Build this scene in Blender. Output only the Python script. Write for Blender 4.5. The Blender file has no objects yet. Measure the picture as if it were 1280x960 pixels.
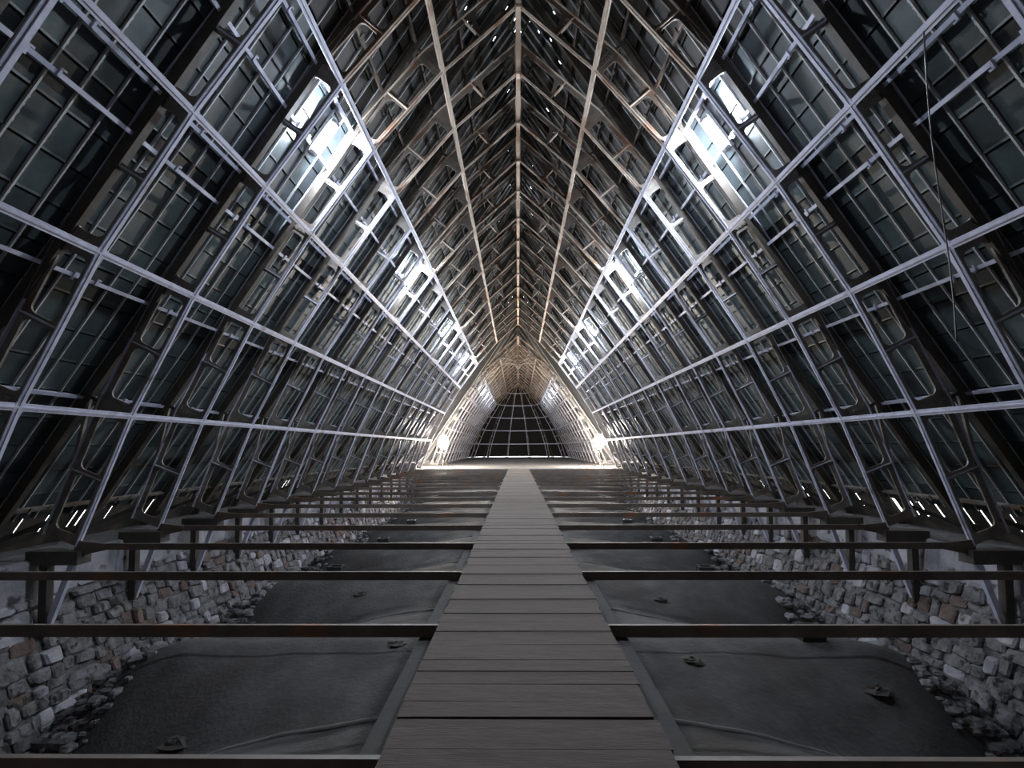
import bpy, math, random
from mathutils import Vector, Matrix
random.seed(7)
R = random.random
scene = bpy.context.scene
col = scene.collection

# ------------------------------------------------------------------ camera
# frame of reference: x to the right, y along the attic away from the viewer, z up.
H0 = 5.0                                  # eye height; heights below are given relative to the eye ("v")
F, PPX, PPY = 600.0, 641.1, 533.0
YAW, TILT, ROLL = math.radians(-0.6022), math.radians(2.5214), math.radians(-0.1914)
def cam_rows():
    cy, sy = math.cos(YAW), math.sin(YAW); ct, st = math.cos(TILT), math.sin(TILT); cr, sr = math.cos(ROLL), math.sin(ROLL)
    Ry = Matrix(((cy, 0, -sy), (0, 1, 0), (sy, 0, cy)))
    Rt = Matrix(((1, 0, 0), (0, ct, -st), (0, st, ct)))
    Rr = Matrix(((cr, sr, 0), (-sr, cr, 0), (0, 0, 1)))
    return Rr @ Rt @ Ry
RM = cam_rows()
r0, r1, r2 = [Vector((RM[i][0], RM[i][2], RM[i][1])) for i in range(3)]   # right, up, forward
cam_d = bpy.data.cameras.new('camera'); cam = bpy.data.objects.new('camera', cam_d); col.objects.link(cam)
CAMP = Vector((-0.0417, 0, H0))
m4 = Matrix((( r0.x, r1.x, -r2.x, CAMP.x), (r0.y, r1.y, -r2.y, CAMP.y), (r0.z, r1.z, -r2.z, CAMP.z), (0, 0, 0, 1)))
cam.matrix_world = m4
cam_d.sensor_width = 36; cam_d.lens = 36 * F / 1280
cam_d.shift_x = -(PPX - 640) / 1280; cam_d.shift_y = (PPY - 480) / 1280
cam_d.clip_start = 0.05; cam_d.clip_end = 500
scene.camera = cam
def project(p):
    d = Vector(p) - CAMP; c = d.dot(r2)
    if c < 0.3: return None
    return PPX + F * d.dot(r0) / c, PPY - F * d.dot(r1) / c, c

# ------------------------------------------------------------------ sky, exposure
LAMP_E, FLOOD_E, SKY_E, EXPO = 1900.0, 1000.0, 8.0, 0.0
world = bpy.data.worlds.new('sky'); scene.world = world; world.use_nodes = True
bgn = world.node_tree.nodes['Background']; bgn.inputs[0].default_value = (0.92, 0.96, 1.0, 1); bgn.inputs[1].default_value = SKY_E
vs = scene.view_settings
vs.view_transform = 'Standard'; vs.look = 'None'; vs.gamma = 1.0; vs.exposure = EXPO; vs.use_curve_mapping = False

# ------------------------------------------------------------------ materials
def mat(name, c1, c2, scale=3.0, rough=0.6, metal=0.0, bump=0.0, c3=None, s3=1.2, lo3=0.58, hi3=0.72, stretch=None, bscale=None):
    m = bpy.data.materials.new(name); m.use_nodes = True
    nt = m.node_tree; n = nt.nodes; b = n['Principled BSDF']
    tc = n.new('ShaderNodeNewGeometry')
    src = tc.outputs['Position']
    if stretch:
        mp = n.new('ShaderNodeMapping'); mp.inputs['Scale'].default_value = stretch
        nt.links.new(src, mp.inputs[0]); src = mp.outputs[0]
    no = n.new('ShaderNodeTexNoise'); no.inputs['Scale'].default_value = scale; no.inputs['Detail'].default_value = 6; no.inputs['Roughness'].default_value = 0.65
    nt.links.new(src, no.inputs['Vector'])
    rp = n.new('ShaderNodeValToRGB'); rp.color_ramp.elements[0].position = 0.33; rp.color_ramp.elements[1].position = 0.68
    rp.color_ramp.elements[0].color = (*c1, 1); rp.color_ramp.elements[1].color = (*c2, 1)
    nt.links.new(no.outputs[0], rp.inputs[0]); out = rp.outputs[0]
    if c3:
        n3 = n.new('ShaderNodeTexNoise'); n3.inputs['Scale'].default_value = s3; n3.inputs['Detail'].default_value = 4
        nt.links.new(src, n3.inputs['Vector'])
        r3 = n.new('ShaderNodeValToRGB'); r3.color_ramp.elements[0].position = lo3; r3.color_ramp.elements[1].position = hi3
        nt.links.new(n3.outputs[0], r3.inputs[0])
        mx = n.new('ShaderNodeMix'); mx.data_type = 'RGBA'
        nt.links.new(r3.outputs[0], mx.inputs[0]); nt.links.new(out, mx.inputs[6]); mx.inputs[7].default_value = (*c3, 1)
        out = mx.outputs[2]
    nt.links.new(out, b.inputs['Base Color'])
    b.inputs['Roughness'].default_value = rough; b.inputs['Metallic'].default_value = metal
    if bump:
        bp = n.new('ShaderNodeBump'); bp.inputs['Strength'].default_value = bump; bp.inputs['Distance'].default_value = 0.02
        nb = n.new('ShaderNodeTexNoise'); nb.inputs['Scale'].default_value = bscale or scale * 4; nb.inputs['Detail'].default_value = 8
        nt.links.new(src, nb.inputs['Vector'])
        nt.links.new(nb.outputs[0], bp.inputs['Height']); nt.links.new(bp.outputs[0], b.inputs['Normal'])
    return m
def emis(name, c, e):
    m = bpy.data.materials.new(name); m.use_nodes = True; n = m.node_tree.nodes; b = n['Principled BSDF']
    b.inputs['Base Color'].default_value = (0.8, 0.8, 0.8, 1)
    b.inputs['Emission Color'].default_value = (*c, 1); b.inputs['Emission Strength'].default_value = e
    return m
M = dict(
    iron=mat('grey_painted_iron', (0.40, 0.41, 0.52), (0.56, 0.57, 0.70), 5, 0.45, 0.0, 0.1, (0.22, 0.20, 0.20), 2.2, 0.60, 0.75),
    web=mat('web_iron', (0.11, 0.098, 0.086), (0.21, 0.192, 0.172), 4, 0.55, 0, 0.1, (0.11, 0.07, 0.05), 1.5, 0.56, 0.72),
    webrust_shaded=mat('shaded_rusty_web_iron', (0.065, 0.054, 0.044), (0.13, 0.11, 0.092), 4, 0.6, 0, 0.1, (0.13, 0.07, 0.045), 1.6, 0.52, 0.7),  # rust hue, darkened to paint in the dim light high in the arches
    rust=mat('rusty_upper_iron', (0.46, 0.38, 0.31), (0.58, 0.49, 0.40), 4, 0.6, 0, 0.1, (0.30, 0.17, 0.11), 1.6, 0.50, 0.68),
    dark=mat('dark_iron', (0.035, 0.029, 0.024), (0.07, 0.06, 0.05), 4, 0.6, 0, 0.1),
    beam=mat('tie_beam_iron', (0.085, 0.066, 0.053), (0.15, 0.12, 0.10), 3, 0.6, 0, 0.1, (0.24, 0.09, 0.035), 1.3, 0.60, 0.74),
    sheet=mat('copper_sheet', (0.026, 0.036, 0.039), (0.054, 0.073, 0.077), 2.6, 0.45, 0.0, 0.15, (0.11, 0.13, 0.13), 1.0, 0.60, 0.80),
    sheet2=mat('copper_sheet_darker', (0.016, 0.022, 0.024), (0.035, 0.046, 0.049), 2.6, 0.45, 0.0, 0.15, (0.075, 0.088, 0.088), 1.0, 0.60, 0.80),
    sheet3=mat('copper_sheet_paler', (0.040, 0.054, 0.056), (0.078, 0.100, 0.102), 2.6, 0.45, 0.0, 0.15, (0.14, 0.155, 0.15), 1.0, 0.60, 0.80),
    sheetu=mat('shaded_upper_sheet', (0.014, 0.012, 0.010), (0.032, 0.027, 0.023), 2.6, 0.55, 0.0, 0.15, (0.05, 0.042, 0.035), 1.0, 0.60, 0.80),  # near-black brown paints the gloom under the ridge into the sheet colour
    backing=mat('dark_roof_underlay', (0.008, 0.008, 0.008), (0.016, 0.016, 0.016), 3, 0.9),
    batten=mat('roof_batten', (0.34, 0.35, 0.36), (0.50, 0.51, 0.52), 6, 0.5),
    stone=mat('wall_stone', (0.075, 0.071, 0.072), (0.23, 0.222, 0.235), 5.0, 0.95, 0, 1.0, (0.035, 0.032, 0.03), 6.0, 0.56, 0.64, None, 14),
    redstone=mat('reddish_stone', (0.085, 0.06, 0.052), (0.17, 0.125, 0.115), 4.0, 0.95, 0, 0.9, (0.04, 0.03, 0.027), 5.0, 0.58, 0.66, None, 14),
    ashlar=mat('pale_stone', (0.26, 0.255, 0.275), (0.44, 0.43, 0.47), 2.2, 0.95, 0, 0.8, (0.10, 0.095, 0.095), 3.5, 0.60, 0.68, None, 14),
    mortar=mat('wall_mortar', (0.06, 0.057, 0.058), (0.17, 0.164, 0.17), 6, 0.95, 0, 0.8),
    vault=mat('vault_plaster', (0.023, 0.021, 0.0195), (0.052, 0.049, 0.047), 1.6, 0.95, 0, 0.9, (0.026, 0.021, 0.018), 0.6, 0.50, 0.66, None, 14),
    rib=mat('vault_rib_plaster', (0.06, 0.057, 0.053), (0.10, 0.096, 0.09), 3, 0.95, 0, 0.4),
    plank=mat('worn_plank', (0.033, 0.0235, 0.018), (0.060, 0.046, 0.037), 3.5, 0.9, 0, 0.25, (0.022, 0.0155, 0.012), 1.6, 0.58, 0.74, (1.0, 9.0, 9.0)),
    timber=mat('dark_timber', (0.015, 0.0115, 0.009), (0.03, 0.024, 0.019), 4, 0.85, 0, 0.2),
    floor=mat('crossing_boards', (0.07, 0.064, 0.06), (0.12, 0.113, 0.108), 2, 0.8),
    edge=mat('pale_edge_board', (0.30, 0.28, 0.26), (0.42, 0.40, 0.38), 3, 0.8),
    black=mat('black_iron', (0.012, 0.012, 0.012), (0.03, 0.03, 0.03), 5, 0.6),
    housing=mat('lamp_housing', (0.35, 0.36, 0.38), (0.45, 0.46, 0.48), 8, 0.5),
    cable=mat('cable_sheath', (0.06, 0.06, 0.065), (0.10, 0.10, 0.11), 8, 0.6),
    lamp2=emis('dimmer_lamp_glow', (0.80, 0.885, 1.0), LAMP_E*0.14),
    lamp=emis('lamp_glow', (0.80, 0.885, 1.0), LAMP_E),
    flood=emis('floodlight_glow', (1.0, 0.90, 0.78), FLOOD_E),
)

# ------------------------------------------------------------------ mesh helpers
class MB:
    def __init__(s): s.v = []; s.f = []
    def box8(s, c):                                   # 8 corners: bottom ring then top ring
        b = len(s.v); s.v += [tuple(p) for p in c]
        s.f += [(b, b+3, b+2, b+1), (b+4, b+5, b+6, b+7), (b, b+1, b+5, b+4), (b+1, b+2, b+6, b+5), (b+2, b+3, b+7, b+6), (b+3, b, b+4, b+7)]
    def bar(s, o, ax, e1, e2, L, rects):              # prism along ax: list of (a0,a1,b0,b1) in e1,e2
        o, ax, e1, e2 = Vector(o), Vector(ax), Vector(e1), Vector(e2)
        for a0, a1, b0, b1 in rects:
            q = [o + e1*a + e2*b for a, b in ((a0, b0), (a1, b0), (a1, b1), (a0, b1))]
            s.box8(q + [p + ax*L for p in q])
    def box(s, x0, x1, y0, y1, z0, z1):
        s.box8([(x0,y0,z0),(x1,y0,z0),(x1,y1,z0),(x0,y1,z0),(x0,y0,z1),(x1,y0,z1),(x1,y1,z1),(x0,y1,z1)])
    def quad(s, *p):
        b = len(s.v); s.v += [tuple(q) for q in p]; s.f.append(tuple(range(b, b+len(p))))
    def tube(s, pts, r, n=8, closed=True):
        rings = []
        for i, p in enumerate(pts):
            p = Vector(p); a = Vector(pts[max(0, i-1)]); c = Vector(pts[min(len(pts)-1, i+1)])
            t = (c - a).normalized(); u = t.cross(Vector((0.13, 0.2, 0.97)) if abs(t.z) < 0.9 else Vector((1, 0, 0))).normalized(); w = t.cross(u)
            rr = r[i] if isinstance(r, (list, tuple)) else r
            rings.append(len(s.v))
            s.v += [tuple(p + u*math.cos(2*math.pi*k/n)*rr + w*math.sin(2*math.pi*k/n)*rr) for k in range(n)]
        for a, b in zip(rings, rings[1:]):
            for k in range(n): s.f.append((a+k, a+(k+1) % n, b+(k+1) % n, b+k))
        if closed:
            s.f.append(tuple(rings[0]+k for k in range(n))[::-1]); s.f.append(tuple(rings[-1]+k for k in range(n)))
    def mesh(s, name, m, smooth=False):
        me = bpy.data.meshes.new(name); me.from_pydata(s.v, [], s.f); me.materials.append(M[m])
        if smooth:
            for p in me.polygons: p.use_smooth = True
        me.update(); return me
def ob(name, me, parent=None, loc=None, mtx=None):
    o = bpy.data.objects.new(name, me); col.objects.link(o)
    if parent: o.parent = parent
    if mtx is not None: o.matrix_local = mtx
    elif loc is not None: o.location = loc
    return o
def tag(o, label=None, cat=None, group=None, kind=None):
    if label: o['label'] = label
    if cat: o['category'] = cat
    if group: o['group'] = group
    if kind: o['kind'] = kind
    return o
def thing(name, loc, label, cat, group=None, rz=0):
    o = bpy.data.objects.new(name, None); col.objects.link(o); o.location = loc; o.rotation_euler.z = rz; o.empty_display_size = 0.3
    return tag(o, label, cat, group)
ORD = 'first second third fourth fifth sixth seventh eighth ninth tenth eleventh twelfth thirteenth fourteenth fifteenth sixteenth seventeenth eighteenth nineteenth twentieth'.split() + ['twenty-' + w for w in 'first second third fourth fifth sixth seventh eighth ninth'.split()] + ['thirtieth']

# ------------------------------------------------------------------ layout numbers
S1, S2 = 1.915, 2.2
ZF = [4.5396 + S1*i for i in range(-1, 8)]                  # frames up to index 7
for k in range(1, 10): ZF.append(ZF[8] + S2*k)              # wider bays further on
Z_END = ZF[-1]                                              # nave ends at the crossing (about 37.7)
ZC = [45.5 + 2.45*k for k in range(12)]                      # choir frames
Z_AP = ZC[-1]                                               # apse centre
ARC = [(7.72, -1.70), (6.842, 0.572), (5.794, 2.701), (4.550, 4.683), (3.195, 6.571), (1.670, 8.340), (0.0, 9.842)]
A2 = [Vector(p) for p in ARC]
def seg(k):
    d = (A2[k+1] - A2[k]); L = d.length; d = d / L
    return A2[k], d, Vector((d.y, -d.x)), L                  # outward normal on the right-hand side
def nodenorm(k):
    if k == 0: return seg(0)[2]
    if k == 6: return Vector((0, 1))
    return ((seg(k-1)[2] + seg(k)[2]) / 2).normalized()
RD = Vector((-7.72, 11.542)).normalized(); RN = Vector((-RD.y*-1, -RD.x))
RN = Vector((RD.y, -RD.x))                                   # outward normal of the roof plane
ROOF0 = Vector((7.72, -1.70)) + RN*1.56                      # a point on the roof skin
def roofpt(t, off=0.0):                                      # t along the slope from v=-1.7
    return ROOF0 + RD*t + RN*off
T_RIDGE = ROOF0.x / -RD.x
DEPTH = 0.62
def W(sx, p, y=0.0): return Vector((sx*p[0], y, p[1] + H0))   # frame plane -> world

# ------------------------------------------------------------------ roof skin
SH_H, NCOL = 0.55, 5
T_EAVE = -0.56
NROW = int((T_RIDGE - T_EAVE) / SH_H)
bays = []                                                     # (y0, y1)
yb = [ZF[0] - S1*3, ZF[0] - S1*2, ZF[0] - S1] + ZF
bays = list(zip(yb, yb[1:]))
cbays = list(zip(ZC, ZC[1:]))
bat = MB()
bat.bar(W(1, roofpt(T_EAVE, -0.06)), W(1, RD) - Vector((0, 0, H0)), Vector((RN.x, 0, RN.y)), (0, 1, 0), T_RIDGE - T_EAVE - 0.05, [(0.015, 0.055, -0.007, 0.007), (0.008, 0.015, -0.011, 0.011)])
batr = bat.mesh('batten', 'batten')
bat2 = MB()
bat2.v = [(-x, y, z) for x, y, z in bat.v]; bat2.f = [tuple(reversed(f)) for f in bat.f]
batl = bat2.mesh('batten', 'batten')
# the same with a row of clips for the nearest bays
def with_clips(src, sx, name):
    b = MB(); b.v = list(src.v); b.f = list(src.f); t = T_EAVE + 0.1
    d = Vector((sx*RD.x, 0, RD.y)); nn = Vector((sx*RN.x, 0, RN.y))
    while t < T_RIDGE - 0.2:
        if (int(t / SH_H) % 5) not in (1, 4):
            b.bar(W(sx, roofpt(t, -0.055)), d, nn, (0, 1, 0), 0.035, [(0.02, 0.045, 0.005, 0.03)])
        t += 0.11
    return b.mesh(name, 'batten')
clipr, clipl = with_clips(bat, 1, 'batten'), with_clips(bat2, -1, 'batten')
HOLES = {}
sheet_mesh = {}
for sx, side in ((-1, 'left'), (1, 'right')):
    root = tag(bpy.data.objects.new('ceiling_' + side, None), 'copper clad slope of the roof on the %s, seen from inside' % side, 'roof', None, 'structure')
    col.objects.link(root); root.location = (0, 0, H0)
    inv = Matrix.Translation((0, 0, -H0))
    d3 = Vector((sx*RD.x, 0, RD.y)); n3 = Vector((sx*RN.x, 0, RN.y))
    back = MB(); cand = []
    for bi, (y0, y1) in enumerate(bays + cbays):
        cw = (y1 - y0) / NCOL
        for c in range(NCOL):
            for r in range(NROW + 1):
                t0 = T_EAVE + r*SH_H; t1 = min(t0 + SH_H, T_RIDGE)
                ya, ybb = y0 + c*cw, y0 + (c+1)*cw
                hole = (r >= NROW - 4) and (8 < ya < 24) and R() < 0.28
                if hole:
                    hw, hl = 0.006 + 0.016*R(), 0.02 + 0.05*R(); yc = ya + cw*(0.25 + 0.5*R()); tc = t0 + (t1 - t0)*(0.3 + 0.4*R())
                    cells = [(ya, yc-hw, t0, t1), (yc+hw, ybb, t0, t1), (yc-hw, yc+hw, t0, tc-hl), (yc-hw, yc+hw, tc+hl, t1)]
                else: cells = [(ya, ybb, t0, t1)]
                for a, b, ta, tb in cells:
                    back.quad(*[W(sx, roofpt(t, 0.02), y) - Vector((0, 0, H0)) for t, y in ((ta, a), (ta, b), (tb, b), (tb, a))])
                if t1 - t0 < 0.2 or hole: continue
                ctr = W(sx, roofpt((t0+t1)/2), (ya+ybb)/2)
                pr = project(ctr); area = 0
                if pr and -60 < pr[0] < 1340 and -60 < pr[1] < 1020:
                    vdir = (ctr - CAMP).normalized(); area = cw*SH_H*abs(vdir.dot(n3)) / pr[2]**2
                cand.append((area, ctr, cw, t1 - t0, t0 > 8.9 + 0.9*R()))  # last flag: upper rows that get the shade-darkened sheet colour
    ob('underlay', back.mesh('underlay', 'backing'), root)
    cand.sort(key=lambda a: -a[0])
    rest = MB(); restm = []
    for idx, (area, ctr, cw, hh, shaded) in enumerate(cand):
        tilt = 0.016 + 0.006*(R() - 0.5); sk = 0.006*(R() - 0.5)
        hw, hl = cw/2 - 0.010, hh/2 - 0.016; sv = 'sheetu' if shaded else random.choice(('sheet', 'sheet', 'sheet2', 'sheet3'))
        key = (sx, round(cw, 3), round(hh, 3), sv)
        if idx < 300:
            if key not in sheet_mesh:
                sm = MB()
                sm.box8([(-hw, -hl, 0), (hw, -hl, 0), (hw, hl, 0), (-hw, hl, 0), (-hw, -hl, 0.005), (hw, -hl, 0.005), (hw, hl, 0.005), (-hw, hl, 0.005)])
                # folded lip along the lower edge
                sm.box8([(-hw, -hl, -0.012), (hw, -hl, -0.012), (hw, -hl+0.03, -0.004), (-hw, -hl+0.03, -0.004), (-hw, -hl, 0), (hw, -hl, 0), (hw, -hl+0.03, 0), (-hw, -hl+0.03, 0)])
                sheet_mesh[key] = sm.mesh('copper_sheet', sv)
            e1 = Vector((0, 1, 0)); e2 = (d3 + n3*tilt).normalized(); e3 = e1.cross(e2)
            if e3.dot(n3) < 0: e1 = -e1; e3 = -e3
            e1 = (e1 + n3*sk).normalized()
            mt = Matrix((e1, e2, e3)).transposed().to_4x4(); mt.translation = ctr - n3*0.012 - Vector((0, 0, H0))
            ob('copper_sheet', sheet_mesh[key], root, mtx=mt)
        else:
            o = ctr - n3*0.012 - Vector((0, 0, H0)); ey = Vector((0, 1, 0)); e2 = (d3 + n3*tilt).normalized()
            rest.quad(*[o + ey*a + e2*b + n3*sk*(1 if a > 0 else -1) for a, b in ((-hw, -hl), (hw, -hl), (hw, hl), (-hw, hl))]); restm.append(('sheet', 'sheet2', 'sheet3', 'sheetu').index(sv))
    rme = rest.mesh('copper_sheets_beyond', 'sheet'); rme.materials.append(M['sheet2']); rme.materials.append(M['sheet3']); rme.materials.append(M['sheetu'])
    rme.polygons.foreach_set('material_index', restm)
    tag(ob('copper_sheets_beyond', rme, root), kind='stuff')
    for bi, (y0, y1) in enumerate(bays + cbays):
        near = 2 <= bi < 8
        for c in range(NCOL):
            ob('batten', (clipr if sx > 0 else clipl) if near else (batr if sx > 0 else batl), root, loc=(0, y0 + (y1-y0)*c/NCOL, -H0))
    fb = MB(); fl0 = W(sx, roofpt(-1.37, -0.03), 0) - Vector((0, 0, H0)); fb.bar(fl0, d3, n3, (0, 1, 0), 0.42, [(0, 0.015, 0, S1)]); fme = fb.mesh('fascia_board', 'dark')
    for y0, y1 in bays[:11]: ob('fascia_board', fme, root, loc=(0, y0, 0))
    fb = MB(); fb.bar(fl0, d3, n3, (0, 1, 0), 0.42, [(0, 0.015, 0, S2)]); fme = fb.mesh('fascia_board', 'dark')
    for y0, y1 in bays[11:]: ob('fascia_board', fme, root, loc=(0, y0, 0))
    # eave boards with thin gaps between them
    for bi, (y0, y1) in enumerate(bays + cbays):
        y = y0
        while y < y1 - 0.02:
            w = min(0.22 + 0.5*R(), y1 - y); gap = (0.008 + 0.03*R()) if R() < 0.8 else 0.0
            if sx > 0 and 9.5 < y < 12.5: gap = 0.02 + 0.03*R(); w = min(w, 0.45)
            eb = MB(); tA, tB = -1.37, T_EAVE + 0.04
            low = W(sx, roofpt(tA, -0.01), y) - Vector((0, 0, H0)); 
            eb.bar(low, d3, n3, (0, 1, 0), tB - tA, [(0, 0.01, 0, max(0.03, w - gap))])
            ob('eave_board', eb.mesh('eave_board', 'dark'), root)
            y += w
# crossing roof: the attic and the transept roofs meet in valleys
def roof_h(a): return ROOF0.y + (ROOF0.x - a) / RD.x * RD.y * -1
cz0, cz1 = Z_END, ZC[0]; czc = (cz0 + cz1) / 2; half = (cz1 - cz0) / 2
cr = MB(); NX, NY = 68, 40
XW = 17.0
def crh(x, y):
    hn = roof_h(abs(x)); ht = roof_h(abs(y - czc) * (ROOF0.x + 0.3) / half)
    return max(hn, ht, -2.2)
g = {}
for i in range(NX + 1):
    for j in range(NY + 1):
        x = -XW + 2*XW*i/NX; y = cz0 + (cz1 - cz0)*j/NY
        g[i, j] = len(cr.v); cr.v.append((x, y, crh(x, y) + H0))
for i in range(NX):
    for j in range(NY): cr.f.append((g[i, j], g[i+1, j], g[i+1, j+1], g[i, j+1]))
tag(ob('ceiling_crossing', cr.mesh('ceiling_crossing', 'backing')), 'dark roof valleys over the crossing beyond the last nave arch', 'roof', None, 'structure')
for sx, side in ((-1, 'left'), (1, 'right')):
    w = MB(); w.box(min(sx*XW, sx*(XW+0.4)), max(sx*XW, sx*(XW+0.4)), cz0 - 1, cz1 + 1, H0 - 3, H0 + 13.5)
    tag(ob('wall_transept_' + side, w.mesh('wall_transept', 'stone')), 'stone end wall of the transept on the %s' % side, 'wall', None, 'structure')
    w = MB()
    for yy in (cz0 - 0.25, cz1 + 0.05):                       # low closing walls beside the transept openings
        w.box(min(sx*8.0, sx*XW), max(sx*8.0, sx*XW), yy, yy + 0.2, H0 - 5.5, H0 - 1.2)
    tag(ob('wall_return_' + side, w.mesh('wall_return', 'stone')), 'low stone return walls beside the crossing on the %s' % side, 'wall', None, 'structure')
# gable behind the viewer
w = MB(); yg = bays[0][0]; w.box(-10.2, 10.2, yg - 0.4, yg, H0 - 5.5, H0 + 13.2)
tag(ob('wall_back', w.mesh('wall_back', 'stone')), 'stone gable wall behind the viewer', 'wall', None, 'structure')

# ------------------------------------------------------------------ side walls of rubble stone
def wall_face(v):                                              # inner face x of the masonry at height v
    return 8.42 - (0.0 if v > -2.9 else 0.30*(-2.9 - v))
def stone_mesh(w, h, dep, jit, rough):
    b = MB(); n = 9 if rough else 8; cy, cz = w/2, h/2; ring = []
    for i in range(n):
        a = 2*math.pi*(i + (0.5*(R() - 0.5) if rough else 0)) / n + (0.39 if not rough else R()*0.2)
        c, q = math.cos(a), math.sin(a); pw = 0.45 if rough else 0.16          # superellipse outline
        f = 1 - (0.22*R() if rough else 0.04*R())
        ring.append((cy + math.copysign(abs(c)**pw, c)*w*0.5*f*1.13, cz + math.copysign(abs(q)**pw, q)*h*0.5*f*1.13))
    tl, tl2 = 0.05*(R() - 0.5), 0.05*(R() - 0.5)
    for dd, sc in ((0.04, 1.0), (-dep*0.6, 0.96), (-dep, 0.74)):
        for y, z in ring: b.v.append((dd + (tl*(y - cy)/w + tl2*(z - cz)/h if dd < 0 else 0) + (0.02*(R() - 0.5) if rough and sc < 0.9 else 0), cy + (y - cy)*sc, cz + (z - cz)*sc))
    for r in (0, n):
        for q in range(n): b.f.append((r+q, r+(q+1) % n, r+n+(q+1) % n, r+n+q))
    b.f.append(tuple(range(2*n, 3*n)))
    return b
for sx, side in ((-1, 'left'), (1, 'right')):
    root = tag(bpy.data.objects.new('wall_' + side, None), 'rubble stone wall under the arch feet on the %s' % side, 'wall', None, 'structure'); col.objects.link(root)
    root.location = (0, 0, 0)
    core = MB(); y0, y1 = bays[0][0], Z_END + 0.1
    prof = [(8.44, -1.93), (8.44, -2.9), (7.74, -5.2), (7.74, -5.6), (10.1, -5.6), (10.1, -1.93)]
    for a, b in zip(prof, prof[1:] + prof[:1]):
        core.quad(W(sx, a, y0), W(sx, b, y0), W(sx, b, y1), W(sx, a, y1))
    core.quad(*[W(sx, a, y1) for a in prof])
    ob('wall_core', core.mesh('wall_core', 'mortar'), root)
    core = MB()
    for a, b in zip(prof, prof[1:] + prof[:1]): core.quad(W(sx, a, cz1 - 0.1), W(sx, b, cz1 - 0.1), W(sx, b, Z_AP), W(sx, a, Z_AP))
    ob('wall_core', core.mesh('wall_core', 'mortar'), root)
    L = []
    rows = [(-2.58, 0.64, 0.75, 1.0)]
    v = -2.58
    while v > -4.9:
        h = 0.17 + 0.17*R(); v -= h; rows.append((v, h - 0.008, 0.18, 0.50))
    for ri, (vb, h, wmin, wmax) in enumerate(rows):
        y = ZF[1] - 2.5 + R()*0.3
        while y < Z_END - 0.3:
            w = wmin + (wmax - wmin)*R()
            if ri and R() < 0.2: w *= 1.5
            L.append((y, w - 0.01, vb + (0.09 if ri else 0.01)*(R()-0.5), h*(1 if not ri else 0.85 + 0.45*R()), ri)); y += w
    L.sort(key=lambda a: (a[0] if a[0] > 6 else 100 + a[0]))
    restS = {}
    for k, (y, w, vb, h, ri) in enumerate(L):
        pale = ri == 0 or R() < 0.15 or (ri < 4 and math.sin(y*1.64 + 1.0) > 0.75)
        b = stone_mesh(w, h, (0.05 if ri == 0 else 0.03 + 0.09*R()), 0.0, ri > 0)
        x0 = wall_face(vb + h/2) + 0.02
        lean = 0.0 if vb > -2.9 else 0.30
        vv = [(sx*(x0 + px + (pz - h/2)*lean), y + py, vb + pz + H0) for px, py, pz in b.v]
        ff = b.f if sx > 0 else [tuple(reversed(f)) for f in b.f]
        mn = 'ashlar' if pale else 'redstone' if R() < 0.12 else 'stone'
        if k < 300:
            q = MB(); o = Vector(vv[0]); q.v = [tuple(Vector(p) - o) for p in vv]; q.f = ff
            ob('stone', q.mesh('stone', mn), root, loc=o)
        else:
            q = restS.setdefault(mn, MB()); n0 = len(q.v); q.v += vv; q.f += [tuple(i + n0 for i in f) for f in ff]
    for mn, q in restS.items(): tag(ob('stones_beyond', q.mesh('stones_beyond', mn), root), kind='stuff')

# ------------------------------------------------------------------ vault backs (the floor of the attic)
VP, VC0 = 4.3, 6.4
def vault(x, y):
    k = (y - VC0) / VP; dz = abs(k - math.floor(k) - 0.5) * 2            # 0 on the crest, 1 in the crease
    ax = abs(x)
    v = -3.38 - 0.06*dz - 0.034*min(ax, 7.2)**2 * dz**1.5
    if ax > 5.6: v -= 0.24*(ax - 5.6)**2
    v += 0.015*math.sin(x*5.3 - y*3.1)*math.sin(y*6.1 + x*1.9)
    v += 0.03*math.sin(x*2.1 + y*1.3) * math.sin(y*1.7 - x*0.6)
    return v
fl = MB(); gy = []
y = 1.0
while y < Z_END + 0.3: gy.append(y); y += 0.16
xs = [-8.6 + 17.2*i/86 for i in range(87)]
for yy in gy:
    for x in xs: fl.v.append((x, yy, vault(x, yy) + H0))
nx = len(xs)
for j in range(len(gy) - 1):
    for i in range(nx - 1): fl.f.append((j*nx+i, j*nx+i+1, (j+1)*nx+i+1, (j+1)*nx+i))
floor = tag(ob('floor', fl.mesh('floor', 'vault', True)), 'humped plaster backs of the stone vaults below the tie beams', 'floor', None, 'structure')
k = 0
while VC0 + VP*k < Z_END:
    yc = VC0 + VP*k; b = MB()
    pts = [(-7.0 + 14.0*i/40, yc, vault(-7.0 + 14.0*i/40, yc) + H0 + 0.0) for i in range(41)]
    b.tube(pts, 0.05, 6)
    ob('vault_rib', b.mesh('vault_rib', 'rib', True), floor); k += 1
b = MB(); b.box(-10, 10, bays[0][0], 1.2, H0 - 4.2, H0 - 4.0)
ob('vault_filling', b.mesh('vault_filling', 'vault'), floor)
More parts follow.
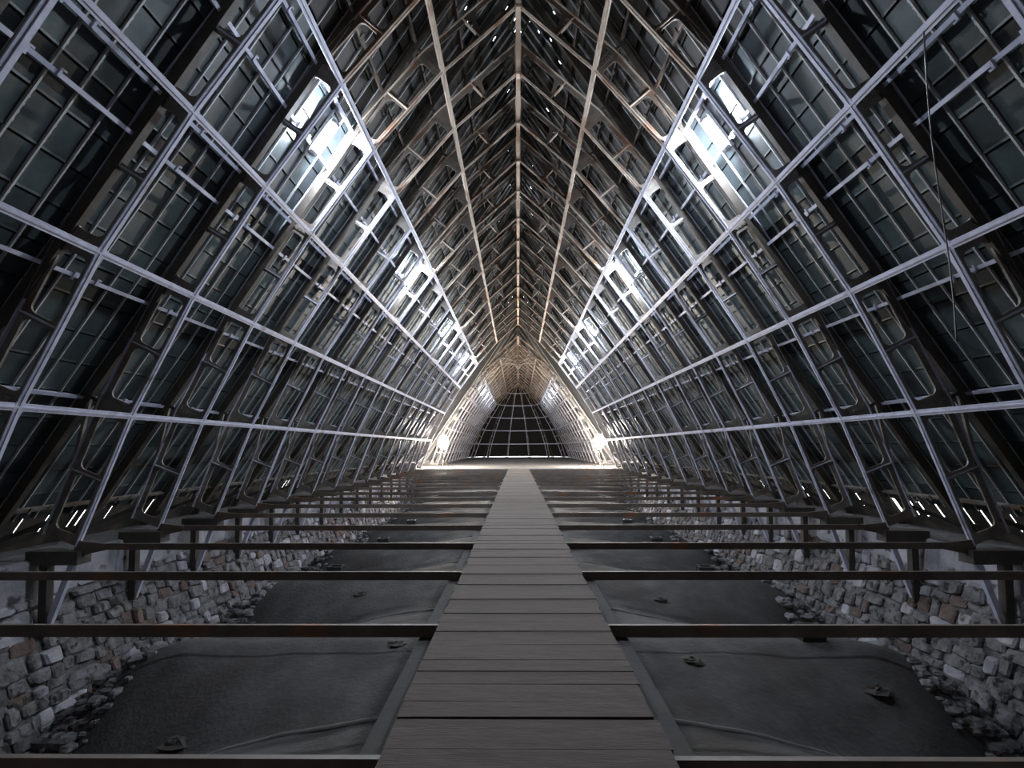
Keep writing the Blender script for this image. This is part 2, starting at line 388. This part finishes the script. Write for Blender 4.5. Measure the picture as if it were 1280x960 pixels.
# platform of the crossing, choir and apse
b = MB(); b.box(-8.2, 8.2, Z_END - 1.7, Z_END + 0.4, H0 - 1.643, H0 - 1.60); b.box(-XW, XW, Z_END + 0.4, Z_AP + 11, H0 - 1.9, H0 - 1.60)
b.box(-10.2, 10.2, Z_END + 0.4, Z_END + 0.6, H0 - 5.6, H0 - 1.9)
tag(ob('floor_crossing', b.mesh('floor_crossing', 'floor')), 'pale level floor of the crossing at the far end of the walkway', 'floor', None, 'structure')
b = MB(); b.box(-7.9, 7.9, Z_END - 1.78, Z_END - 1.7, H0 - 1.643, H0 - 1.56)
tag(ob('trim_1', b.mesh('trim_1', 'edge')), 'pale edge board of the crossing floor', 'trim', None, 'structure')

# dark iron hatches in the vault crests
ho = MB()
for a0, a1, b0, b1 in ((-0.2, -0.15, -0.16, 0.16), (0.15, 0.2, -0.16, 0.16), (-0.15, 0.15, -0.16, -0.11), (-0.15, 0.15, 0.11, 0.16)): ho.box(a0, a1, b0, b1, -0.1, 0.23)
hfr = ho.mesh('collar', 'black'); hl = MB(); hl.box(-0.15, 0.15, -0.11, 0.11, -0.1, 0.12); hld = hl.mesh('lid', 'black')
hn = 0
for sx, side in ((-1, 'left'), (1, 'right')):
    for i, (yy, xx) in enumerate(((9.3, 5.35), (13.3, 5.05), (17.8, 5.0), (22.0, 4.9), (27.5, 5.0))):
        if sx > 0 and i == 0: yy, xx = 8.7, 5.1
        t = thing('vault_hatch', (sx*xx, yy, vault(sx*xx, yy) + H0), 'small black iron hatch on the %s vault backs, %s from the viewer' % (side, ORD[i]), 'hatch', 'iron hatches in the vault backs', 0.12*(R()-0.5))
        ob('collar', hfr, t); ob('lid', hld, t)

# rubble lumps and holes on the vault
for i, (xx, yy, s, nm) in enumerate(((-4.75, 6.75, 0.16, 'left vault back nearest the viewer'), (-2.15, 8.4, 0.14, 'left vault back beside the walkway'), (2.75, 7.9, 0.15, 'right vault back nearest the viewer'), (5.4, 7.55, 0.17, 'right vault back near the rubble wall'), (3.3, 11.5, 0.13, 'right vault behind the second tie beam'), (-3.9, 11.9, 0.13, 'left vault behind the second tie beam'))):
    b = MB(); nlat, nlon = 5, 9
    for a in range(nlat + 1):
        for c in range(nlon):
            th = math.pi*0.5*a/nlat; ph = 2*math.pi*c/nlon; rr = s*(0.75 + 0.5*R())
            b.v.append((rr*math.cos(th)*math.cos(ph)*1.3, rr*math.cos(th)*math.sin(ph), rr*math.sin(th)*0.5 - 0.02))
    for a in range(nlat):
        for c in range(nlon): b.f.append((a*nlon+c, a*nlon+(c+1) % nlon, (a+1)*nlon+(c+1) % nlon, (a+1)*nlon+c))
    o = ob('stone_lump', b.mesh('stone_lump', 'timber')); o.location = (xx, yy, vault(xx, yy) + H0)
    tag(o, 'dark lump of rubble lying on the ' + nm, 'stone', 'rubble lumps on the vaults')

for sx, side in ((-1, 'left'), (1, 'right')):
    b = MB()
    for q in range(1500):
        yy = 4.5 + 30*R()**1.4; xx = 6.35 + 1.45*R()**0.7; s = 0.05 + 0.13*R()**1.6
        cx, cy, cz = sx*xx, yy, vault(sx*xx, yy) + H0 + s*0.15; n0 = len(b.v); rot = R()*6.3
        ra, rb = s*(0.8 + 0.5*R()), s*(0.6 + 0.5*R())
        for (dz, sc) in ((-0.5, 0.9), (0.15, 1.0), (0.55, 0.6)):
            for a in range(6):
                t = rot + a*math.pi/3 + 0.3*(R() - 0.5); f = sc*(0.8 + 0.35*R())
                b.v.append((cx + ra*f*math.cos(t), cy + rb*f*math.sin(t), cz + dz*s*0.8 + 0.02*(R() - 0.5)))
        for r in (0, 6):
            for a in range(6): b.f.append((n0+r+a, n0+r+(a+1) % 6, n0+r+6+(a+1) % 6, n0+r+6+a))
        b.f.append(tuple(n0 + 12 + a for a in range(6)))
    tag(ob('loose_rubble', b.mesh('loose_rubble', 'stone'), floor), None, None, None, 'stuff')

# ------------------------------------------------------------------ arch frames
def chord_mesh(sx, k, m):
    p, d, n, L = seg(k); b = MB()
    b.bar(W(sx, p) - Vector((0, 0, H0)), (sx*d.x, 0, d.y), (sx*n.x, 0, n.y), (0, 1, 0), L, [(0, 0.018, -0.052, 0.052), (-0.016, 0, -0.013, 0.013), (0.018, 0.10, -0.010, 0.010)])
    return b.mesh('chord_bar', m)
def outer(k): return A2[k] + nodenorm(k) * (DEPTH / max(0.5, nodenorm(k).dot(seg(min(k, 5))[2]))) if k < 6 else A2[6] + Vector((0, DEPTH/seg(5)[2].y))
def panel_mesh(sx, k, hlf, m):                                  # plate with a rounded opening, half a segment long
    pa, pb = A2[k].lerp(A2[k+1], 0.5*hlf), A2[k].lerp(A2[k+1], 0.5*hlf + 0.5)
    qa, qb = outer(k).lerp(outer(k+1), 0.5*hlf), outer(k).lerp(outer(k+1), 0.5*hlf + 0.5)
    n = seg(k)[2]; pa = pa + n*0.02; pb = pb + n*0.02
    Lx, Ly = (pb - pa).length, DEPTH - 0.02
    e = [0.10, 0.10]                                            # end margins: gusset side wider
    e[0] = 0.17 if hlf == 0 else 0.05; e[1] = 0.05 if hlf == 0 else 0.17
    x0, x1, y0, y1, r = e[0], Lx - e[1], 0.07, Ly - 0.11, 0.10
    ring = []
    for cx, cy, a0 in ((x1 - r, y1 - r, 0), (x0 + r, y1 - r, 90), (x0 + r, y0 + r, 180), (x1 - r, y0 + r, 270)):
        for s in range(5):
            a = math.radians(a0 + 90*s/4); ring.append((cx + r*math.cos(a), cy + r*math.sin(a)))
    outr = []
    for (x, y) in ring:                                         # matching points on the outer outline
        i = len(outr); c = i // 5; s = i % 5
        cxy = ((Lx, Ly), (0, Ly), (0, 0), (Lx, 0))[c]
        px = cxy[0] if not ((c in (0, 2) and s > 2) or (c in (1, 3) and s < 2)) else x
        py = cxy[1] if not ((c in (0, 2) and s < 2) or (c in (1, 3) and s > 2)) else y
        outr.append((px, py))
    def mp(x, y):
        a = x / Lx; c = y / Ly
        return (pa.lerp(pb, a)).lerp(qa.lerp(qb, a), c)
    b = MB(); N = 20; T = 0.016
    for yy in (-T, T):
        for x, y in ring: b.v.append(tuple(W(sx, mp(x, y), yy) - Vector((0, 0, H0))))
        for x, y in outr: b.v.append(tuple(W(sx, mp(x, y), yy) - Vector((0, 0, H0))))
    for i in range(N):
        j = (i + 1) % N
        b.f += [(i, j, N+j, N+i), (2*N+i, 3*N+i, 3*N+j, 2*N+j), (i, 2*N+i, 2*N+j, j), (N+i, N+j, 3*N+j, 3*N+i)]
    return b.mesh('web_panel', m)
def rail_mesh(sx, k, m):
    a, c = outer(k), outer(k+1); d = (c - a); L = d.length; d /= L; n = Vector((d.y, -d.x)); b = MB()
    b.bar(W(sx, a) - Vector((0, 0, H0)), (sx*d.x, 0, d.y), (sx*n.x, 0, n.y), (0, 1, 0), L, [(-0.012, 0.012, -0.055, 0.055)])
    return b.mesh('rail_bar', m)
def gusset_mesh(sx, k, m):                                       # splice plate with two rows of bolts
    b = MB(); n = nodenorm(k); d = Vector((-n.y, n.x)); o = A2[k]
    def bx(a0, a1, c0, c1, t):
        q = [o + d*c + n*a for a, c in ((a0, c0), (a1, c0), (a1, c1), (a0, c1))]
        b.box8([W(sx, p, -t) - Vector((0, 0, H0)) for p in q] + [W(sx, p, t) - Vector((0, 0, H0)) for p in q])
    bx(0.03, DEPTH + 0.06, -0.085, 0.085, 0.030)
    bx(0.0, 0.10, -0.14, 0.14, 0.034)
    bx(DEPTH - 0.08, DEPTH + 0.04, -0.16, 0.16, 0.034)
    for i in range(5):
        for c in (-0.05, 0.05): bx(0.12 + 0.085*i, 0.15 + 0.085*i, c - 0.015, c + 0.015, 0.044)
    return b.mesh('gusset', m)
def rungflange_mesh(sx, k, m):
    p, d, n, L = seg(k); mid = A2[k].lerp(A2[k+1], 0.5); b = MB()
    b.bar(W(sx, mid) - Vector((0, 0, H0)), (sx*n.x, 0, n.y), (sx*d.x, 0, d.y), (0, 1, 0), DEPTH, [(-0.012, 0.012, -0.05, 0.05)])
    return b.mesh('rung', m)
def strut2d(sx, a, c, w, t, m, name):
    a, c = Vector(a), Vector(c); d = c - a; L = d.length; d /= L; n = Vector((d.y, -d.x)); b = MB()
    b.bar(W(sx, a) - Vector((0, 0, H0)), (sx*d.x, 0, d.y), (sx*n.x, 0, n.y), (0, 1, 0), L, [(-w/2, w/2, -t/2, t/2)])
    return b.mesh(name, m)
FR = {}
for sx in (-1, 1):
    P = []
    for k in range(6):
        up = k >= 4
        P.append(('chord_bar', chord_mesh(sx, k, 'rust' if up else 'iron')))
        for h in (0, 1): P.append(('web_panel', panel_mesh(sx, k, h, 'webrust_shaded' if up else 'web')))
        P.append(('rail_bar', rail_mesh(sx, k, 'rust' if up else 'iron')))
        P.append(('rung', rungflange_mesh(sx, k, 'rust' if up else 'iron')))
    for k in range(1, 6):
        P.append(('gusset', gusset_mesh(sx, k, 'webrust_shaded' if k >= 5 else 'web')))
    # straight outer rafter under the skin
    P.append(('rafter', strut2d(sx, roofpt(-1.25, -0.16), roofpt(T_RIDGE - 0.12, -0.16), 0.17, 0.11, 'dark', 'rafter')))
    # struts between arch and rafter where they part
    for k in (1, 5):
        a = outer(k); t = (a - ROOF0).dot(RD); P.append(('strut', strut2d(sx, a, roofpt(t, -0.2), 0.06, 0.06, 'dark', 'strut')))
    a = A2[0].lerp(A2[1], 0.1) + seg(0)[2]*0.6; P.append(('strut', strut2d(sx, a, roofpt(-0.9, -0.2), 0.08, 0.06, 'dark', 'strut')))
    a = A2[0].lerp(A2[1], 0.45) + seg(0)[2]*0.6; t = (outer(1) - ROOF0).dot(RD); P.append(('strut', strut2d(sx, a, roofpt(t, -0.2), 0.06, 0.05, 'web', 'strut')))
    P.append(('strut', strut2d(sx, outer(6), roofpt(T_RIDGE - 1.1, -0.2), 0.05, 0.05, 'dark', 'strut')))
    # shoe on the wall head, post and raking strut below it
    b = MB(); b.box(min(sx*7.6, sx*8.5), max(sx*7.6, sx*8.5), -0.14, 0.14, -1.99, -1.76); P.append(('shoe', b.mesh('shoe', 'dark')))
    P.append(('post', strut2d(sx, (8.25, -1.88), (8.25, -3.2), 0.14, 0.13, 'dark', 'post')))
    P.append(('raking_strut', strut2d(sx, (7.72, -1.80), (8.22, -3.15), 0.10, 0.07, 'iron', 'raking_strut')))
    FR[sx] = P
b = MB(); b.box(-0.09, 0.09, -0.07, 0.07, 9.78, 10.62); b.box(-0.05, 0.05, -0.09, 0.09, 9.74, 9.80); ridge_boss = b.mesh('ridge_boss', 'rust')
b = MB(); b.box(-0.05, 0.05, -0.05, 0.05, 10.6, ROOF0.y + T_RIDGE*RD.y - 0.1); king = b.mesh('king_post', 'dark')
def frame(y, label, group):
    t = thing('roof_arch', (0, y, H0), label, 'arch', group)
    for sx in (-1, 1):
        for nm, me in FR[sx]: ob(nm, me, t)
    ob('ridge_boss', ridge_boss, t); ob('king_post', king, t)
    return t
notes = {3: ', lit by the nearest lamps', 7: ', lit by the second lamps'}
for i, y in enumerate(ZF[1:]):
    frame(y, 'pointed iron nave arch with pierced webs, %s from the viewer%s' % (ORD[i], notes.get(i, '')), 'iron roof arches of the nave')
for i, y in enumerate(ZC):
    frame(y, 'pointed iron roof arch beyond the crossing, %s arch of the choir' % ORD[i], 'iron roof arches of the choir')

# ------------------------------------------------------------------ purlins
def purlin_mesh(p, n, L, m, rects):
    b = MB(); d = Vector((-n.y, n.x))
    b.bar((p.x, 0, p.y), (0, 1, 0), (n.x, 0, n.y), (d.x, 0, d.y), L, rects)
    if rects is OUT:                                             # short hooks on the thin purlins
        for f, a, c in ((0.21, -0.06, 0.07), (0.40, -0.08, 0.03)):
            b.bar((p.x, f*L, p.y), (0, 1, 0), (n.x, 0, n.y), (d.x, 0, d.y), 0.03, [(-0.075, -0.045, a, c)])
            b.bar((p.x, f*L, p.y), (0, 1, 0), (n.x, 0, n.y), (d.x, 0, d.y), 0.07, [(-0.075, -0.05, a, a + 0.025)])
    return b.mesh('purlin_bar', m)
IN = [(-0.004, 0.014, -0.055, 0.055), (-0.020, -0.004, -0.013, 0.013), (0.014, 0.12, -0.009, 0.009)]
OUT = [(-0.05, -0.034, -0.03, 0.03), (-0.034, 0.05, -0.008, 0.008)]
def purlin(name, p, n, rects, m, label, group, plate=True, spans=None):
    t = thing(name, (0, ZF[0] - S1, H0), label, 'purlin', group)
    meshes = {}
    for y0, y1 in spans or (bays[2:] ):
        L = round(y1 - y0, 4)
        if L not in meshes: meshes[L] = purlin_mesh(p, n, L, m, rects)
        ob('purlin_bar', meshes[L], t, loc=(0, y0 - (ZF[0] - S1), 0))
    if plate:
        b = MB(); d = Vector((-n.y, n.x))
        b.bar((p.x, -0.065, p.y), (0, 1, 0), (n.x, 0, n.y), (d.x, 0, d.y), 0.13, [(-0.008, 0.0, -0.07, 0.07)])
        b.bar((p.x, -0.16, p.y), (0, 1, 0), (n.x, 0, n.y), (d.x, 0, d.y), 0.32, [(0.02, 0.10, -0.02, 0.02)])
        pm = b.mesh('joint_plate', m)
        for y0, y1 in spans or bays[2:]: ob('joint_plate', pm, t, loc=(0, y0 - (ZF[0] - S1), 0))
    return t
rown = ['lowest', 'second', 'third', 'fourth', 'fifth and topmost']
for sx, side in ((-1, 'left'), (1, 'right')):
    for k in range(1, 6):
        n = nodenorm(k); p = Vector((sx*A2[k].x, A2[k].y)); nn = Vector((sx*n.x, n.y))
        purlin('inner_purlin', p, nn, IN, 'rust' if k >= 5 else 'iron', '%s iron purlin across the nave arches on the %s slope, counting upward' % (rown[k-1], side), 'inner purlins')
        purlin('inner_purlin', p, nn, IN, 'rust' if k >= 5 else 'iron', '%s iron purlin of the choir on the %s, counted upward, beyond the crossing' % (rown[k-1], side), 'inner purlins of the choir', True, cbays)
    ratios = [-0.122, 0.120, 0.391, 0.812, 0.987, 1.457, 1.89, 2.6, 3.9, 7.0]
    for q, rt in enumerate(ratios):
        x = 8.33 / (1 + rt*0.669); y = rt*x
        purlin('outer_purlin', Vector((sx*x, y)), Vector((sx*RN.x, RN.y)), OUT, 'web' if q == 0 else 'iron' if q < 7 else 'webrust_shaded', '%s thin purlin behind the arches under the %s roof skin, counted upward' % (ORD[q], side), 'outer purlins under the skin', False)
purlin('ridge_purlin', Vector((0, A2[6].y)), Vector((0, 1)), [(-0.02, 0.0, -0.06, 0.06), (0.0, 0.16, -0.012, 0.012)], 'rust', 'rusty iron ridge purlin running along the peak of the nave arches', 'ridge purlins')
purlin('ridge_purlin', Vector((0, A2[6].y)), Vector((0, 1)), [(-0.02, 0.0, -0.06, 0.06), (0.0, 0.16, -0.012, 0.012)], 'rust', 'short iron ridge purlin over the choir beyond the crossing', 'ridge purlins', True, cbays)

# ------------------------------------------------------------------ tie beams and walkway
b = MB(); b.box(-7.75, 7.75, -0.018, 0.018, -0.055, 0.055)
tb = b.mesh('beam_bar', 'beam')
ends = []
for sx in (-1, 1):
    b = MB(); b.box8([(sx*7.2, -0.03, -0.055), (sx*7.2, 0.03, -0.055), (sx*7.75, 0.03, -0.17), (sx*7.75, -0.03, -0.17), (sx*7.2, -0.03, 0.05), (sx*7.2, 0.03, 0.05), (sx*7.75, 0.03, 0.11), (sx*7.75, -0.03, 0.11)])
    ends.append(b.mesh('end_plate', 'beam'))
for i, y in enumerate(ZF):
    t = thing('tie_beam', (0, y, H0 - 1.70), 'flat rust-stained iron tie beam under the walkway, %s from the viewer' % ORD[i], 'beam', 'tie beams across the attic')
    ob('beam_bar', tb, t)
    for e in ends: ob('end_plate', e, t)
wk = thing('walkway', (0, 0, H0 - 1.592), 'long straight boardwalk of worn cross planks down the middle', 'walkway')
y = 1.2; hw = 0.765; pi = 0
pm = {}
widths = [0.18, 0.22, 0.25, 0.28]
while y < Z_END - 2.05:
    w = random.choice(widths); var = random.randrange(4)
    if (w, var) not in pm:
        b = MB(); j0, j1 = 0.02*(R()-0.5), 0.02*(R()-0.5); z = 0.0
        b.box8([(-hw+j0, 0, -0.045), (hw+j1, 0, -0.045), (hw+j1, w-0.003, -0.045), (-hw+j0, w-0.003, -0.045),
                (-hw+j0, 0.002, z), (hw+j1, 0.002, z), (hw+j1, w-0.004, z), (-hw+j0, w-0.004, z)])
        pm[w, var] = b.mesh('plank', 'plank')
    o = ob('plank', pm[w, var], wk, loc=(0.012*(R()-0.5), y, 0.008*(R()-0.5)))
    o.rotation_euler = (0.012*(R()-0.5), 0.004*(R()-0.5), 0.008*(R()-0.5))
    y += w + (0.02 if R() < 0.06 else 0.002); pi += 1
for sx, side in ((-1, 'left'), (1, 'right')):
    b = MB(); b.box(-0.2, 0.2, 0, Z_END - 1.3, -0.2, 0.0)
    o = ob('stringer', b.mesh('stringer', 'timber'), loc=(sx*0.76, 1.2, H0 - 1.757)); tag(o, 'long dark timber stringer under the %s edge of the walkway' % side, 'timber', 'walkway stringers')

# ------------------------------------------------------------------ apse
ANG = [-90, -64.3, -38.6, -12.9, 12.9, 38.6, 64.3, 90]
for i, a in enumerate(ANG[1:-1]):
    t = thing('apse_rib', (0, Z_AP, H0), 'iron half arch fanning out in the far apse, %s from the left' % ORD[i], 'arch', 'half arches of the apse', math.radians(90 - a))
    for nm, me in FR[1]: ob(nm, me, t)
for k in range(1, 6):
    t = thing('apse_ring', (0, Z_AP, H0), 'polygonal iron purlin ring of the far apse, %s counted upward' % rown[k-1], 'purlin', 'purlin rings of the apse')
    for a0, a1 in zip(ANG, ANG[1:]):
        p = [Vector((A2[k].x*math.sin(math.radians(a)), A2[k].x*math.cos(math.radians(a)), A2[k].y)) for a in (a0, a1)]
        d = p[1] - p[0]; L = d.length; d /= L; up = Vector((0, 0, 1)); out = d.cross(up) * -1
        b = MB(); b.bar(p[0], d, up, out, L, [(-0.06, 0.06, -0.01, 0.02)]); ob('purlin_bar', b.mesh('purlin_bar', 'iron'), t)
apm = MB(); apw = MB()
for a0, a1 in zip(ANG, ANG[1:]):
    def ap(x, v, a): return (x*math.sin(math.radians(a)), Z_AP + x*math.cos(math.radians(a)), v + H0)
    lo = roofpt(-0.80); hi = roofpt(T_RIDGE)
    apm.quad(ap(lo.x, lo.y, a0), ap(lo.x, lo.y, a1), ap(0, hi.y, a1))
    apw.quad(ap(9.7, -2.3, a0), ap(9.7, -2.3, a1), ap(9.7, -1.58, a1), ap(9.7, -1.58, a0))
tag(ob('ceiling_apse', apm.mesh('ceiling_apse', 'backing')), 'dark faceted roof of the apse at the far end', 'roof', None, 'structure')
tag(ob('wall_apse', apw.mesh('wall_apse', 'stone')), 'low stone wall around the far apse', 'wall', None, 'structure')

# ------------------------------------------------------------------ crossing arch
yc = ZC[0] - 0.35
ca = thing('crossing_arch', (0, yc, H0), 'curved heart-shaped iron truss across the far side of the crossing', 'truss')
pts = [(0, 8.0), (0.3, 8.5), (0.9, 8.75), (1.5, 8.6), (2.2, 8.15), (2.9, 7.5), (3.6, 6.75), (4.3, 5.8), (4.9, 4.85)]
for sx in (-1, 1):
    b = MB()
    P2 = [Vector(p)*0.92 for p in pts]
    for off in (0.0, 0.62):
        Q = []
        for i, p in enumerate(P2):
            d = (P2[min(i+1, len(P2)-1)] - P2[max(i-1, 0)]).normalized(); n = Vector((-d.y, d.x))
            if n.y < 0: n = -n
            Q.append(p + n*off*(0 if i == 0 else min(1, i/3)))
        cb = MB(); cb.tube([(sx*p.x, 0, p.y) for p in Q], 0.055, 6)
        ob('curved_chord', cb.mesh('curved_chord', 'web', True), ca)
        if off: outerQ = Q
        cho = col.objects[-1]
    for i in range(2, len(P2)):
        cb = MB(); cb.tube([(sx*P2[i].x, 0, P2[i].y), (sx*outerQ[i].x, 0, outerQ[i].y)], 0.06, 6)
        ob('rung', cb.mesh('rung', 'web'), cho)
    for a in (0.9, 2.0):
        cb = MB(); cb.tube([(sx*a*0.45, 0, 8.05), (sx*a*0.7, 0, 9.0)], 0.05, 6); ob('fan_strut', cb.mesh('fan_strut', 'webrust_shaded'), ca)
b = MB(); b.tube([(0, 0, 6.5), (0, 0, 9.75)], 0.07, 8); b.tube([(-0.4, 0, 6.9), (0.4, 0, 6.9)], 0.05, 6); ob('pendant_post', b.mesh('pendant_post', 'webrust_shaded'), ca)

# ------------------------------------------------------------------ lamps
b = MB(); b.box(-0.09, 0.09, -0.42, 0.42, 0.0, 0.07); lh = b.mesh('housing', 'housing')
b = MB(); b.tube([(0, -0.34, -0.05), (0, 0.34, -0.05)], 0.05, 10); lt = b.mesh('tube', 'lamp', True); lt2 = b.mesh('tube', 'lamp2', True)
b = MB(); b.box(-0.07, 0.07, -0.42, -0.34, -0.11, 0.0); le = b.mesh('end_cap', 'housing')
b = MB(); b.box(-0.07, 0.07, 0.34, 0.42, -0.11, 0.0); le2 = b.mesh('end_cap', 'housing')
b = MB(); b.box(-0.03, 0.03, -0.3, -0.26, 0.07, 0.12); lb = b.mesh('bracket', 'dark')
b = MB(); b.box(-0.03, 0.03, 0.26, 0.3, 0.07, 0.12); lb2 = b.mesh('bracket', 'dark')
lampy = [ZF[4] - 0.85, ZF[8] - 0.85, ZF[12] - 1.1, ZF[16] - 1.1, ZC[2] - 1.1, ZC[4] - 1.1, ZC[6] - 1.1, ZC[8] - 1.1]
where = ['nearest the viewer', 'second from the viewer', 'third from the viewer', 'last before the crossing', 'first beyond the crossing', 'second beyond the crossing', 'third beyond the crossing', 'last before the apse']
for sx, side in ((-1, 'left'), (1, 'right')):
    for i, y in enumerate(lampy):
        p, d, n, L = seg(3); c = p + d*1.66 + n*0.50
        t = thing('strip_lamp', W(sx, c, y), 'glowing strip lamp under the %s roof slope, %s' % (side, where[i]), 'lamp', 'strip lamps along the roof')
        e2 = Vector((sx*d.x, 0, d.y)); e3 = Vector((sx*n.x, 0, n.y)); e1 = e2.cross(e3)
        mt = Matrix((e1, e2, e3)).transposed().to_4x4(); mt.translation = W(sx, c, y); t.matrix_world = mt
        hs = ob('housing', lh, t); ob('tube', lt if i < 4 else lt2, t)
        for nm, me in (('end_cap', le), ('end_cap', le2), ('bracket', lb), ('bracket', lb2)): ob(nm, me, hs)
# glowing work-light balloons on stands at the crossing
for sx, side, xx in ((-1, 'left', -6.15), (1, 'right', 6.6)):
    yy = Z_END + 1.6
    t = thing('work_light', (xx, yy, H0 - 1.60), 'dazzling balloon-shaped work light on a stand at the %s side of the crossing' % side, 'work light', 'work lights at the crossing')
    b = MB(); n = 10; pts = []; rr = []
    for i in range(n + 1):
        a = math.pi*i/n; pts.append((0, 0, 2.05 - 0.62*math.cos(a))); rr.append(max(0.04, 0.40*math.sin(a)))
    b.tube(pts, rr, 14); ob('glowing_balloon', b.mesh('glowing_balloon', 'flood', True), t)
    b = MB(); b.tube([(0, 0, 1.40), (0, 0, 1.52)], 0.12, 10); ob('collar', b.mesh('collar', 'housing'), t)
    b = MB(); b.tube([(0, 0, 0.3), (0, 0, 1.42)], 0.04, 8); pl = ob('pole', b.mesh('pole', 'dark'), t)
    for a in (30, 150, 270):
        b = MB(); b.tube([(0, 0, 0.6), (0.5*math.cos(math.radians(a)), 0.5*math.sin(math.radians(a)), 0.02)], 0.025, 6); ob('leg', b.mesh('leg', 'dark'), pl)

# ------------------------------------------------------------------ hanging cable
b = MB(); pts = []
for i in range(25):
    a = i/24; pts.append((4.50 + 0.16*a + 0.03*math.sin(a*3), 5.2 + 0.05*math.sin(a*5), H0 + 4.62 - 3.5*a))
b.tube(pts, 0.008, 5)
tag(ob('hanging_cable', b.mesh('hanging_cable', 'cable', True)), 'thin grey cable hanging from the third purlin on the right', 'cable')
